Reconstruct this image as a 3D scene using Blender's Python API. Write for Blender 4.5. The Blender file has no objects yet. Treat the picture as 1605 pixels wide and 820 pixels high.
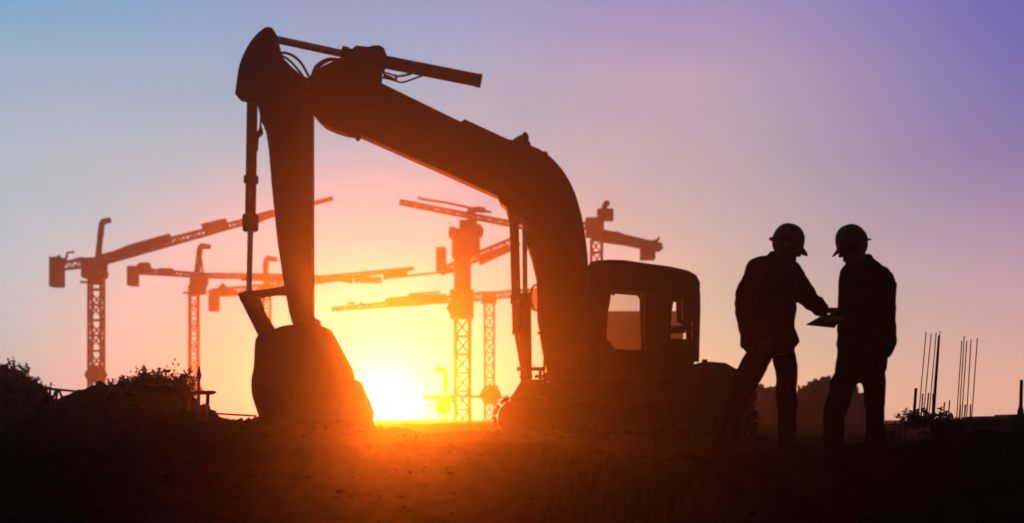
import bpy, bmesh, math, random
from mathutils import Vector, Matrix, noise
random.seed(11)
R = math.radians
C = bpy.context.scene
col = C.collection

# ------------------------------------------------------------------ camera
HFOV = R(40.0)
F = 802.5 / math.tan(HFOV / 2)          # focal length in photograph pixels
HOR = 662.0                             # row of the horizon in the photograph
EYE = 0.36                              # camera height above the ground
cam_d = bpy.data.cameras.new('camera')
cam = bpy.data.objects.new('camera', cam_d); col.objects.link(cam)
cam_d.angle = HFOV
cam_d.shift_y = (HOR - 410.0) / 1605.0
cam.location = (0, 0, EYE); cam.rotation_euler = (R(90), 0, 0)
cam_d.clip_start = 0.1; cam_d.clip_end = 5000
cam_d.dof.use_dof = True
cam_d.dof.focus_distance = 15.0
cam_d.dof.aperture_fstop = 1.5
C.camera = cam

# ------------------------------------------------------------------ light, sky, exposure
SUN_AZ = math.atan((603 - 802.5) / F)   # to the left of the lens axis
SUN_EL = math.atan((HOR - 637) / F)
C.view_settings.view_transform = 'Standard'
C.view_settings.look = 'None'
C.view_settings.exposure = 0.0
C.view_settings.gamma = 1.0
C.view_settings.use_curve_mapping = False
C.render.engine = 'CYCLES'
C.cycles.use_denoising = True
C.cycles.max_bounces = 6
C.cycles.volume_bounces = 0
C.cycles.sample_clamp_indirect = 4.0

def lin(r, g, b):
    f = lambda c: (c/255/12.92) if c/255 <= 0.04045 else ((c/255 + 0.055)/1.055)**2.4
    return (f(r), f(g), f(b), 1.0)

sun_d = bpy.data.lights.new('sun', 'SUN')
sun_d.energy = 5.0
sun_d.angle = R(1.2)
sun_d.color = (1.0, 0.13, 0.004)
sun = bpy.data.objects.new('sun', sun_d); col.objects.link(sun)
SUN_DIR = Vector((math.sin(SUN_AZ)*math.cos(SUN_EL), math.cos(SUN_AZ)*math.cos(SUN_EL), math.sin(SUN_EL)))
sun.rotation_euler = SUN_DIR.to_track_quat('Z', 'Y').to_euler()
sun.location = SUN_DIR * 150

W = bpy.data.worlds.new('World'); C.world = W; W.use_nodes = True
nt = W.node_tree; nt.nodes.clear(); L = nt.links.new
def N(t, **kw):
    n = nt.nodes.new(t)
    for k, v in kw.items(): setattr(n, k, v)
    return n
def M(op, a, b=None, clamp=False):
    n = N('ShaderNodeMath', operation=op); n.use_clamp = clamp
    for i, v in enumerate((a, b)):
        if v is None: continue
        if isinstance(v, (int, float)): n.inputs[i].default_value = v
        else: L(v, n.inputs[i])
    return n.outputs[0]
tc = N('ShaderNodeTexCoord')
nrm = N('ShaderNodeVectorMath', operation='NORMALIZE'); L(tc.outputs['Generated'], nrm.inputs[0])
sep = N('ShaderNodeSeparateXYZ'); L(nrm.outputs[0], sep.inputs[0])
el = M('ARCSINE', sep.outputs[2])
az = M('ARCTAN2', sep.outputs[0], sep.outputs[1])
elf = M('DIVIDE', el, 0.6, clamp=True)
def ramp(stops):
    r = N('ShaderNodeValToRGB'); cr = r.color_ramp; 
    cr.interpolation = 'LINEAR'
    while len(cr.elements) > 1: cr.elements.remove(cr.elements[-1])
    for i, (e, c) in enumerate(stops):
        k = cr.elements[0] if i == 0 else cr.elements.new(e/0.6)
        k.position = e/0.6; k.color = tuple(c) + (1,)
    L(elf, r.inputs[0]); return r.outputs[0]
SKY_L = [(0, (0.02, 0.2845, 0.3984)), (0.06, (0.0365, 0.3318, 0.4561)), (0.12, (0.1265, 0.3694, 0.4947)), (0.18, (0.2202, 0.3669, 0.4885)), (0.24, (0.186, 0.3386, 0.5091)), (0.3, (0.0403, 0.312, 0.5828)), (0.6, (0.0241, 0.1872, 0.3497))]
SKY_A = [(0, (0.02, 0.1902, 0.268)), (0.06, (0.02, 0.2017, 0.3136)), (0.12, (0.02, 0.2528, 0.3821)), (0.18, (0.02, 0.3047, 0.4493)), (0.24, (0.091, 0.2968, 0.4705)), (0.3, (0.1562, 0.2491, 0.5036)), (0.6, (0.0937, 0.1495, 0.3022))]
SKY_B = [(0, (0.4288, 0.3992, 0.308)), (0.06, (0.2501, 0.3534, 0.3361)), (0.12, (0.2185, 0.2966, 0.3537)), (0.18, (0.2827, 0.2691, 0.361)), (0.24, (0.3457, 0.257, 0.4004)), (0.3, (0.2278, 0.1938, 0.4562)), (0.6, (0.1366, 0.1163, 0.2737))]
SKY_R = [(0, (0.6323, 0.3969, 0.3109)), (0.06, (0.4264, 0.2707, 0.3314)), (0.12, (0.3032, 0.1881, 0.349)), (0.18, (0.1515, 0.1071, 0.3464)), (0.24, (0.0913, 0.0845, 0.3761)), (0.3, (0.0818, 0.0663, 0.3887)), (0.6, (0.0491, 0.0397, 0.2332))]
a_l, a_a, a_b, a_r = ramp(SKY_L), ramp(SKY_A), ramp(SKY_B), ramp(SKY_R)
def mix(f, a, b):
    n = N('ShaderNodeMix', data_type='RGBA'); L(f, n.inputs[0]); L(a, n.inputs[6]); L(b, n.inputs[7]); return n.outputs[2]
def mapr(v, a, b, c, d):
    n = N('ShaderNodeMapRange', interpolation_type='SMOOTHSTEP')
    L(v, n.inputs[0])
    for i, k in enumerate((a, b, c, d)): n.inputs[i+1].default_value = k
    return n.outputs[0]
c0 = mix(mapr(az, -.36, -.12, 0, 1), a_l, a_a)
c1 = mix(mapr(az, -.12, .12, 0, 1), c0, a_b)
c2 = mix(mapr(az, .12, .38, 0, 1), c1, a_r)
# the sky dims away from the sunset
dt = N('ShaderNodeVectorMath', operation='DOT_PRODUCT'); L(nrm.outputs[0], dt.inputs[0]); dt.inputs[1].default_value = SUN_DIR
cosang = dt.outputs['Value']
fall = mapr(cosang, 0.0, 0.88, 0.02, 1.0)
# soft uneven high haze in the sky
nz = N('ShaderNodeTexNoise'); nz.inputs['Scale'].default_value = 2.2; nz.inputs['Detail'].default_value = 3
mp = N('ShaderNodeMapping'); mp.inputs['Scale'].default_value = (1, 1, 2.5); L(nrm.outputs[0], mp.inputs[0]); L(mp.outputs[0], nz.inputs['Vector'])
nzv = mapr(nz.outputs['Fac'], .3, .7, .95, 1.05)
vm = N('ShaderNodeVectorMath', operation='SCALE'); L(c2, vm.inputs[0]); L(M('MULTIPLY', fall, nzv), vm.inputs['Scale'])
# sun disc and its aureole
ang = M('ARCCOSINE', M('MINIMUM', cosang, 0.9999999))
q_ = M('DIVIDE', ang, R(.6))
disc = M('MULTIPLY', M('EXPONENT', M('MULTIPLY', M('MULTIPLY', q_, q_), -1.0)), 4.0)
sc = N('ShaderNodeVectorMath', operation='SCALE'); sc.inputs[0].default_value = (1.0, .9, .75); L(disc, sc.inputs['Scale'])
aur = M('MULTIPLY', M('EXPONENT', M('DIVIDE', ang, -R(1.35))), 2.0)
sa = N('ShaderNodeVectorMath', operation='SCALE'); sa.inputs[0].default_value = (1.0, .75, .9); L(aur, sa.inputs['Scale'])
nish = N('ShaderNodeTexSky', sky_type='NISHITA'); nish.sun_disc = False
nish.sun_elevation = SUN_EL; nish.sun_rotation = SUN_AZ
bg1 = N('ShaderNodeBackground'); L(nish.outputs[0], bg1.inputs[0]); bg1.inputs[1].default_value = 0.05
bg2 = N('ShaderNodeBackground'); bg2.inputs[1].default_value = 1.0
ad = N('ShaderNodeVectorMath', operation='ADD'); L(vm.outputs[0], ad.inputs[0]); L(sc.outputs[0], ad.inputs[1])
ad2 = N('ShaderNodeVectorMath', operation='ADD'); L(ad.outputs[0], ad2.inputs[0]); L(sa.outputs[0], ad2.inputs[1])
L(ad2.outputs[0], bg2.inputs[0])
ash = N('ShaderNodeAddShader'); L(bg1.outputs[0], ash.inputs[0]); L(bg2.outputs[0], ash.inputs[1])
out = N('ShaderNodeOutputWorld'); L(ash.outputs[0], out.inputs[0])

# ------------------------------------------------------------------ helpers
def P(px, py, D):
    """point of the place that stands D metres ahead at this spot of the photograph"""
    return Vector(((px - 802.5) * D / F, D, EYE + (HOR - py) * D / F))

def mat(name, rgb, rough=.8, metal=0.0, bump=.2, scale=20, var=.35, spec=.1):
    m = bpy.data.materials.new(name); m.use_nodes = True
    t = m.node_tree; b = t.nodes['Principled BSDF']
    b.inputs['Roughness'].default_value = rough; b.inputs['Metallic'].default_value = metal
    b.inputs['Specular IOR Level'].default_value = spec
    tcn = t.nodes.new('ShaderNodeTexCoord')
    nn = t.nodes.new('ShaderNodeTexNoise'); nn.inputs['Scale'].default_value = scale; nn.inputs['Detail'].default_value = 6
    t.links.new(tcn.outputs['Object'], nn.inputs['Vector'])
    cr = t.nodes.new('ShaderNodeValToRGB')
    cr.color_ramp.elements[0].position = .3; cr.color_ramp.elements[1].position = .7
    cr.color_ramp.elements[0].color = tuple(c*(1-var) for c in rgb) + (1,)
    cr.color_ramp.elements[1].color = tuple(c*(1+var) for c in rgb) + (1,)
    t.links.new(nn.outputs['Fac'], cr.inputs[0]); t.links.new(cr.outputs[0], b.inputs['Base Color'])
    if bump:
        bp = t.nodes.new('ShaderNodeBump'); bp.inputs['Strength'].default_value = bump; bp.inputs['Distance'].default_value = .02
        t.links.new(nn.outputs['Fac'], bp.inputs['Height']); t.links.new(bp.outputs[0], b.inputs['Normal'])
    return m
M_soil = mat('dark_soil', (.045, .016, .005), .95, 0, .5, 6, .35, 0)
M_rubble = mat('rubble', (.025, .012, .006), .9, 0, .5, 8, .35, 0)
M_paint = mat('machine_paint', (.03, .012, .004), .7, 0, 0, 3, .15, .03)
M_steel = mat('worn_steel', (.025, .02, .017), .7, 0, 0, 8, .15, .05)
M_chrome = mat('polished_rod', (.25, .25, .25), .3, .9, 0, 10, .1)
M_rubber = mat('hose_rubber', (.015, .015, .015), .6, 0, .1, 30)
M_wood = mat('weathered_wood', (.07, .05, .033), .85, 0, .4, 16)
M_conc = mat('concrete', (.035, .03, .026), .95, 0, .3, 9, .3, 0)
M_rust = mat('rusty_bar', (.06, .035, .022), .8, .3, .3, 40)
M_crane = mat('crane_paint', (.025, .012, .006), .8, 0, 0, 2, .15, .03)
M_leaf = mat('dry_leaf', (.03, .028, .014), .7, 0, 0, 5)
M_twig = mat('twig', (.05, .04, .028), .85, 0, .2, 20)
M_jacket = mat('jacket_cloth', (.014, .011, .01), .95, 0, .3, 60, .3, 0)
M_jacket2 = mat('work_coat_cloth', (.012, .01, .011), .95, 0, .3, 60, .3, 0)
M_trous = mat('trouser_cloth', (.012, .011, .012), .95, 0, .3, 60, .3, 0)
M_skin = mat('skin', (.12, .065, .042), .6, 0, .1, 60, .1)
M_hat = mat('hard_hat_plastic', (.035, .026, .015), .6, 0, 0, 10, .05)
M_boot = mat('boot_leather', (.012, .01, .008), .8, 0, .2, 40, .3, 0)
M_paper = mat('paper', (.07, .065, .06), .9, 0, .05, 30, .05, 0)
def glass():
    m = bpy.data.materials.new('cab_glass'); m.use_nodes = True; t = m.node_tree; t.nodes.clear()
    a = t.nodes.new('ShaderNodeBsdfTransparent'); a.inputs[0].default_value = (.93, .93, .92, 1)
    g = t.nodes.new('ShaderNodeBsdfGlossy'); g.inputs['Roughness'].default_value = .05
    x = t.nodes.new('ShaderNodeMixShader'); x.inputs[0].default_value = .05
    o = t.nodes.new('ShaderNodeOutputMaterial')
    t.links.new(a.outputs[0], x.inputs[1]); t.links.new(g.outputs[0], x.inputs[2]); t.links.new(x.outputs[0], o.inputs[0])
    return m
M_glass = glass()

ORG = {}
def origin(o):
    while o is not None and o.parent is not None: o = o.parent
    return ORG.get(o.name, Vector((0, 0, 0))) if o else Vector((0, 0, 0))
def tag(o, label=None, cat=None, group=None, kind=None):
    for k, v in (('label', label), ('category', cat), ('group', group), ('kind', kind)):
        if v: o[k] = v
    return o
def thing(name, loc, label, cat, group=None):
    o = bpy.data.objects.new(name, None); col.objects.link(o); o.location = loc
    o.empty_display_size = .2
    ORG[o.name] = Vector(loc)
    return tag(o, label, cat, group)

class MB:
    """collects shapes given in world metres and links them as ONE mesh object"""
    def __init__(s): s.v = []; s.f = []
    def add(s, vs, fs):
        k = len(s.v); s.v += [Vector(p) for p in vs]; s.f += [tuple(i + k for i in f) for f in fs]; return s
    def box(s, a, b):
        x0, y0, z0 = a; x1, y1, z1 = b
        return s.add([(x0,y0,z0),(x1,y0,z0),(x1,y1,z0),(x0,y1,z0),(x0,y0,z1),(x1,y0,z1),(x1,y1,z1),(x0,y1,z1)],
                     [(0,3,2,1),(4,5,6,7),(0,1,5,4),(1,2,6,5),(2,3,7,6),(3,0,4,7)])
    def prism(s, pts, y0, y1, bev=0.0):
        """closed outline of (x, z) pairs swept from depth y0 to y1, with chamfered rims"""
        A = sum(pts[i][0]*pts[(i+1) % len(pts)][1] - pts[(i+1) % len(pts)][0]*pts[i][1] for i in range(len(pts)))
        if A < 0: pts = pts[::-1]
        n = len(pts)
        def inset(d):
            if d == 0: return pts
            o = []
            for i in range(n):
                p, q, r = Vector(pts[i-1]), Vector(pts[i]), Vector(pts[(i+1) % n])
                e1 = (q-p).normalized(); e2 = (r-q).normalized()
                n1 = Vector((-e1.y, e1.x)); n2 = Vector((-e2.y, e2.x)); m = n1 + n2
                m = m / max(m.length_squared/2, .35)
                o.append(tuple(q + m*d))
            return o
        rings = [(inset(bev), y0), (pts, y0+bev), (pts, y1-bev), (inset(bev), y1)] if bev else [(pts, y0), (pts, y1)]
        vs = [(x, y, z) for ps, y in rings for x, z in ps]
        k = len(rings); fs = [tuple(range(n)), tuple(range((k-1)*n, k*n))[::-1]]
        for r in range(k-1):
            for i in range(n):
                j = (i+1) % n
                fs.append((r*n+i, (r+1)*n+i, (r+1)*n+j, r*n+j))
        return s.add(vs, fs)
    def tube(s, pts, rad, seg=10, cap=True):
        pts = [Vector(p) for p in pts]; n = len(pts)
        rad = rad if isinstance(rad, (list, tuple)) else [rad]*n
        vs = []; up = None
        for i, p in enumerate(pts):
            t = (pts[min(i+1, n-1)] - pts[max(i-1, 0)]).normalized()
            if up is None: up = t.orthogonal().normalized()
            up = (up - t*up.dot(t)); up = up.normalized() if up.length > 1e-6 else t.orthogonal().normalized()
            w = t.cross(up)
            for k in range(seg):
                a = 2*math.pi*k/seg + (math.pi/seg)
                vs.append(p + (up*math.cos(a) + w*math.sin(a))*rad[i])
        fs = []
        for i in range(n-1):
            for k in range(seg):
                j = (k+1) % seg
                fs.append((i*seg+k, i*seg+j, (i+1)*seg+j, (i+1)*seg+k))
        if cap: fs += [tuple(range(seg))[::-1], tuple(range((n-1)*seg, n*seg))]
        return s.add(vs, fs)
    def ball(s, c, r, seg=12, ring=8, rot=None):
        r = r if isinstance(r, (tuple, list)) else (r, r, r); c = Vector(c)
        vs = [Vector((0,0,r[2]))]; fs = []
        for i in range(1, ring):
            a = math.pi*i/ring
            for k in range(seg):
                b = 2*math.pi*k/seg
                vs.append(Vector((r[0]*math.sin(a)*math.cos(b), r[1]*math.sin(a)*math.sin(b), r[2]*math.cos(a))))
        vs.append(Vector((0,0,-r[2]))); last = len(vs)-1
        for k in range(seg): fs.append((0, 1+k, 1+(k+1) % seg))
        for i in range(ring-2):
            for k in range(seg):
                j = (k+1) % seg; a = 1+i*seg; b = a+seg
                fs.append((a+k, b+k, b+j, a+j))
        for k in range(seg): fs.append((last, 1+(ring-2)*seg+(k+1) % seg, 1+(ring-2)*seg+k))
        if rot is not None: vs = [rot @ p for p in vs]
        return s.add([p + c for p in vs], fs)
    def limb(s, pts, rad, seg=14):
        """overlapping capsules along joints, for a remeshed body"""
        for i in range(len(pts)):
            s.ball(pts[i], rad[i], seg, 8)
            if i: s.tube([pts[i-1], pts[i]], [rad[i-1], rad[i]], seg)
        return s
    def loft(s, rings, seg=24, p=2.3):
        """stack of superellipse rings (centre, half width x, half depth y)"""
        vs = []; fs = []
        for c, a, b in rings:
            for k in range(seg):
                t = 2*math.pi*k/seg; co, si = math.cos(t), math.sin(t)
                vs.append(Vector(c) + Vector((a*math.copysign(abs(co)**(2/p), co), b*math.copysign(abs(si)**(2/p), si), 0)))
        n = len(rings)
        for i in range(n-1):
            for k in range(seg):
                j = (k+1) % seg; fs.append((i*seg+k, i*seg+j, (i+1)*seg+j, (i+1)*seg+k))
        fs += [tuple(range(seg))[::-1], tuple(range((n-1)*seg, n*seg))]
        return s.add(vs, fs)
    def build(s, name, m, parent=None, smooth=False, remesh=None, kind=None, base=None, wrinkle=0):
        og = Vector(base) if base is not None else origin(parent)
        me = bpy.data.meshes.new(name)
        me.from_pydata([tuple(p - og) for p in s.v], [], s.f); me.update()
        bm = bmesh.new(); bm.from_mesh(me); bmesh.ops.recalc_face_normals(bm, faces=bm.faces); bm.to_mesh(me); bm.free()
        o = bpy.data.objects.new(name, me); col.objects.link(o)
        if remesh:
            md = o.modifiers.new('r', 'REMESH'); md.mode = 'VOXEL'; md.voxel_size = remesh
            sm = o.modifiers.new('s', 'SMOOTH'); sm.iterations = 4; sm.factor = .5
            dg = bpy.context.evaluated_depsgraph_get()
            me2 = bpy.data.meshes.new_from_object(o.evaluated_get(dg))
            o.modifiers.clear(); o.data = me2; me2.name = name; bpy.data.meshes.remove(me); me = me2; smooth = True
            if wrinkle:
                for v in me.vertices:
                    c = v.co; w = noise.noise((c.x*5, c.y*5, c.z*11+7)) + .6*noise.noise((c.x*13+3, c.y*13, c.z*22)) + .8*noise.noise((c.x*3+5, c.y*3, c.z*4))
                    v.co = c + v.normal*w*wrinkle
        me.materials.clear(); me.materials.append(m)
        if smooth: me.polygons.foreach_set('use_smooth', [True]*len(me.polygons))
        if parent is not None: o.parent = parent
        elif base is not None: o.location = og; ORG[o.name] = og
        if kind: o['kind'] = kind
        return o
def truss(mb, p0, p1, w0, w1, n, r, side=Vector((0, 1, 0))):
    p0, p1 = Vector(p0), Vector(p1); t = (p1-p0).normalized()
    a = side.normalized(); b = t.cross(a).normalized()
    def cor(i, k):
        f = i/n; w = (w0 + (w1-w0)*f)/2; sx, sy = ((-1,-1),(1,-1),(1,1),(-1,1))[k]
        return p0.lerp(p1, f) + a*sx*w + b*sy*w
    for k in range(4):
        mb.tube([cor(0, k), cor(n, k)], r, 4)
        for i in range(n):
            j = (k+1) % 4
            mb.tube([cor(i, k), cor(i+1, j)] if i % 2 else [cor(i, j), cor(i+1, k)], r*.6, 4)
    for i in range(n+1):
        for k in range(4): mb.tube([cor(i, k), cor(i, (k+1) % 4)], r*.6, 4)

# ------------------------------------------------------------------ ground
def ground_z(x, y):
    a = 1.0
    z = a*(.04*noise.noise((x*.3, y*.3, 3.1)) + .022*noise.noise((x*1.1, y*1.1, 7.7)) + .012*noise.noise((x*4, y*4, 1.3)))
    # crest, bank and floor of an added cutting, shaped to keep its face dark
    u = min(1, max(0, (x-.25)/1.0)); u = u*u*(3-2*u)          # near bank on the right, far bank on the left
    c = 16.0 - 7.5*u + .5*noise.noise((x*.45, 2.2, .4)) + .12*noise.noise((x*2.1, .7, 4))
    h = .17 + .06*noise.noise((x*.5, 9.1, 3)) + .03*noise.noise((x*2.7, 1.1, 3)) + .008*noise.noise((x*6, y*3, 3))
    h += .05*u + .10*min(1, max(0, (x-2.1)/.6))
    h -= .09*math.exp(-((x+1.3)/1.8)**2)
    fl = .42 + .45*(1-u)
    tt = min(1, max(0, (c-y)/(.75+.5*(1-u))))
    if y < c: z = h*1.0 - (h+fl)*min(1, (c-y)/(.75+.5*(1-u)))**.8 + .04*noise.noise((x*2.5, y*2.5+tt*2.5, 5)) + .015*noise.noise((x*7, y*7+tt*8, 5))
    else: z += h*max(0, 1-(y-c)/(1.1+1.5*(1-u)))**1.5
    z += (.33 + .10*noise.noise((x*.12, 4.4, 8)) + .05*noise.noise((x*.6, y*.4, 6)))*math.exp(-((y-50)/4)**2)   # low windrow of spoil across the site
    if y > 95: z += .55*min(1, (y-95)/25)**2
    return z
ys = [-6 + i for i in range(8)]
while ys[-1] < 120: ys.append(ys[-1] + (.09 if 7.2 < ys[-1] < 9.8 else .12 if 9 < ys[-1] < 18 else max(.13, ys[-1]*.035 - .05)))
ys[-1] = 123.0
xs = [0.0]
while xs[-1] < 53: xs.append(xs[-1] + max(.09, xs[-1]*.035 if xs[-1] < 6 else xs[-1]*.06))
xs[-1] = 55.0
xs = [-x for x in xs[:0:-1]] + xs
g = MB(); nx = len(xs)
g.v = [Vector((x, y, ground_z(x, y))) for y in ys for x in xs]
g.f = [(j*nx+i, j*nx+i+1, (j+1)*nx+i+1, (j+1)*nx+i) for j in range(len(ys)-1) for i in range(nx-1)]
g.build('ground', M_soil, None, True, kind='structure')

# loose clods and stones lying all over the ground
def rock(r, seed, flat=.7):
    rr = random.Random(seed); bm = bmesh.new()
    bmesh.ops.create_icosphere(bm, subdivisions=1, radius=1)
    for v in bm.verts: v.co *= rr.uniform(.65, 1.15); v.co.z *= flat
    vs = [v.co*r for v in bm.verts]; fs = [tuple(v.index for v in f.verts) for f in bm.faces]; bm.free()
    return vs, fs
ROCKS = [rock(1, k) for k in range(8)]
cl = MB()
for i in range(3800):
    y = 4.5 + 40*random.random()**1.8; x = random.uniform(-.42, .42)*y*1.1
    s = random.uniform(.012, .05)*(1 if random.random() < .93 else 1.7)
    vs, fs = ROCKS[i % 8]; a = random.random()*6.28; c, n_ = math.cos(a), math.sin(a)
    z = ground_z(x, y)
    cl.add([(x+(v.x*c-v.y*n_)*s, y+(v.x*n_+v.y*c)*s, z+v.z*s) for v in vs], fs)
for i in range(1500):
    y = random.uniform(7.0, 17.5); x = random.uniform(-.4, .4)*y
    z = ground_z(x, y); sl_ = abs(ground_z(x, y+.1)-z)
    if sl_ < .03: continue
    s = random.uniform(.015, .06); vs, fs = ROCKS[i % 8]
    cl.add([(x+v.x*s, y+v.y*s, z+v.z*s) for v in vs], fs)
cl.build('clods', M_soil, None, kind='stuff')

# ------------------------------------------------------------------ excavator
DX = 24.0
def E(px, py, D=DX): p = P(px, py, D); return (p.x, p.z)
def EO(pts, D=DX): return [E(a, b, D) for a, b in pts]
ex = thing('excavator', (P(980, 690, DX).x, DX, 0), 'tracked excavator with its arm folded down and bucket resting on the ground', 'excavator')
# undercarriage: two tracks
def track(yc):
    x0, x1 = E(772, 0)[0], E(1172, 0)[0]; r = .40; zc = .43; w = .52
    f = MB()
    def oval(rr, n=12):
        pts = []
        for k in range(n+1): a = math.pi/2 + math.pi*k/n; pts.append((x0+r+rr*math.cos(a), zc+rr*math.sin(a)))
        for k in range(n+1): a = -math.pi/2 + math.pi*k/n; pts.append((x1-r+rr*math.cos(a), zc+rr*math.sin(a)))
        return pts
    f.prism(oval(r-.1), yc-.16, yc+.16, .02)
    t = f.build('track', M_steel, ex)
    ov = oval(r-.05, 16); cum = [0]
    for i in range(len(ov)): p, q = Vector(ov[i]), Vector(ov[(i+1) % len(ov)]); cum.append(cum[-1]+(q-p).length)
    ns = 46; first = None
    for k in range(ns):
        d = cum[-1]*k/ns; i = max(j for j in range(len(ov)) if cum[j] <= d)
        p, q = Vector(ov[i]), Vector(ov[(i+1) % len(ov)]); c = p.lerp(q, (d-cum[i])/max(1e-6, cum[i+1]-cum[i]))
        tn = (q-p).normalized(); ang_ = math.atan2(tn.y, tn.x)
        if first is None:
            m = MB(); m.box((-.085, -w/2, -.02), (.085, w/2, .015)); m.box((-.07, -w/2, -.055), (-.045, w/2, -.0205))
            first = m.build('track_shoe', M_steel, None); s_ = first
        else:
            s_ = first.copy(); col.objects.link(s_)
        s_.parent = t; s_.location = Vector((c.x, yc, c.y)) - ORG[ex.name]; s_.rotation_euler = (0, -ang_, 0)
    for k in range(7):
        px_ = x0+.75+(x1-x0-1.5)*k/6
        MB().tube([(px_, yc-.2, .22), (px_, yc+.2, .22)], .12, 16).build('track_roller', M_steel, t)
    for xx in (x0+r, x1-r):
        MB().tube([(xx, yc-.19, zc), (xx, yc+.19, zc)], .27, 20).build('track_wheel', M_steel, t)
track(23.0); track(25.0)
m = MB(); xa, xb = E(880, 0)[0], E(1075, 0)[0]
m.box((xa, 23.2, .32), (xb, 24.8, .68)); m.tube([((xa+xb)/2, 24, .66), ((xa+xb)/2, 24, .86)], .6, 28)
m.build('undercarriage', M_steel, ex)
# upper house
h = MB()
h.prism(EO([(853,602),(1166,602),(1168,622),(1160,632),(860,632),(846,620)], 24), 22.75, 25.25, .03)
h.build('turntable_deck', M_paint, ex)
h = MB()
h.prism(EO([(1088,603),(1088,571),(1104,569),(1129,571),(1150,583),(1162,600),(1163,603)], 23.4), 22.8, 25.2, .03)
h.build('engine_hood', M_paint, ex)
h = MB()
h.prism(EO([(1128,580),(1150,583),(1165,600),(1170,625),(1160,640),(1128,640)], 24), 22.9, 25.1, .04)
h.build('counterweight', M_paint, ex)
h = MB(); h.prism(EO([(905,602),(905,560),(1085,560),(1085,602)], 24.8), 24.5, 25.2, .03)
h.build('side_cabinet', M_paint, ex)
h = MB()
for k in range(4):
    x = E(1100+k*7, 0)[0]
    h.box((x, 22.785, E(0, 600, 23.4)[1]), (x+.03, 22.803, E(0, 578, 23.4)[1]))
h.build('vent_grille', M_steel, ex)
h = MB(); h.tube([(E(1112, 0)[0], 24.6, E(0, 575)[1]), (E(1112, 0)[0], 24.6, E(0, 561)[1])], .05, 12)
h.build('exhaust_pipe', M_steel, ex)
# cab: posts, panels and roof round a space one can look through
DC = 23.25; Y0, Y1 = 22.82, 23.72
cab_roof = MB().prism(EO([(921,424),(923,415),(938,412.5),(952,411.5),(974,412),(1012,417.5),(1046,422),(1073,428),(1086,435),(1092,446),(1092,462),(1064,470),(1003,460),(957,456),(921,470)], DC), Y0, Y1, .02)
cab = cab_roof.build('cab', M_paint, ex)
def cabpart(name, pts, y0, y1, m_=M_paint, bev=.008):
    return MB().prism(EO(pts, DC), y0, y1, bev).build(name, m_, cab)
for y0, y1 in ((Y0, Y0+.07), (Y1-.07, Y1)):
    cabpart('front_post', [(919,469),(957,455.5),(955,466),(951,490),(948,532),(961,548),(961,551),(915,560)], y0, y1)
    cabpart('middle_post', [(1003,460),(1052,470),(1049,490),(1047,514),(1047,560),(1007,560),(1008,550),(1006,466)], y0, y1)
    cabpart('rear_post', [(1081,463),(1092.3,461),(1092.6,488),(1090.5,569),(1079.5,569)], y0, y1)
    cabpart('door_panel', [(915,558),(961,549),(1008,551),(1047,553),(1076,534),(1076,562),(1079.6,569),(1079,603),(905,603)], y0, y1)
    cabpart('window_bar', [(1047.5,513.7),(1079,511.5),(1080,519.5),(1047.5,521)], y0+.01, y1-.01)
    cabpart('window_panel', [(1064,468),(1082,463),(1080,508),(1079,508.5),(1065,501.5)], y0+.012, y1-.012)
    yy = (y0+y1)/2
    cabpart('window_glass', [(957,457),(1005,461),(1008,551),(961,549),(947,533),(951,490)], yy-.004, yy+.004, M_glass, 0)
cabpart('rear_sill', [(1047,533),(1076.6,533.7),(1075,562),(1047,562)], Y0+.08, Y1-.08)
# seat and lever seen low inside
MB().prism(EO([(1010,600),(1010,566),(1046,566),(1052,600)], DC), 23.05, 23.5, .02).build('seat', M_rubber, cab)
MB().tube([P(957, 458, 22.86), P(962, 462, 22.84), P(963, 459, 22.84)], .02, 6).build('grab_handle', M_steel, cab)
MB().ball(P(1094, 488, 23.0), (.03, .06, .05)).tube([P(1090, 488, 23.0), P(1094, 488, 23.0)], .012).build('rear_lamp', M_steel, cab)
MB().tube([P(1088, 470, 22.8), P(1091.5, 538, 22.8), P(1092, 541, 22.8)], .013, 6).build('handrail', M_steel, cab)
# boom
def spl(pts, n=6):
    o = []
    for i in range(len(pts)-1):
        p0, p1, p2, p3 = (Vector(pts[max(0, min(len(pts)-1, k))]) for k in (i-1, i, i+1, i+2))
        for k in range(n):
            t = k/n; o.append(tuple(.5*((2*p1)+(p2-p0)*t+(2*p0-5*p1+4*p2-p3)*t*t+(3*p1-p0-3*p2+p3)*t**3)))
    o.append(tuple(pts[-1])); return o
outer = spl([(795,222),(830,231),(858,246),(881,270),(898,300),(910,338),(917,378),(921,418),(925,520),(925,600)], 4)
boom_pts = [(489,126),(505,110),(540,93),(560,100),(592,112),(594,132),
            (723,195),(729,191),(796,222),] + outer[1:] + \
           [(905,628),(880,622),(860,600),(848,540),(842,500),(841,440),(833,405),(823,378),(818,340),(800,332),(786,322),(780,310),(680,265),(565,214),(545,212),(525,206),(509,199),(498,189),(491,180)]
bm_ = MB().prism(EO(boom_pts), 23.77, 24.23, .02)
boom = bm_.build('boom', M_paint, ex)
# stick
stick_pts = spl([(371,151),(374,128),(378,105),(387,83),(399,64),(411,52),(420,46.5),(429,48),(434,57),(437,72),(442,90)], 3) + \
            [(458,107),(474,121),(489,127),(490.5,185),(491,495),(495,505),(490,513),(475,516),(460,508),(455,490),(446,440),(437,380),(428,290),(424,240),(420,212),(412,192),(405,163),(387,158),(376,156)]
stick = MB().prism(EO(stick_pts), 23.83, 24.17, .015).build('stick', M_paint, ex)
MB().tube([P(425, 57, 23.7), P(425, 57, 24.3)], .07, 14).build('pin', M_steel, stick)
MB().tube([P(488, 150, 23.68), P(488, 150, 24.32)], .11, 18).build('pivot_pin', M_steel, ex)
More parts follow.
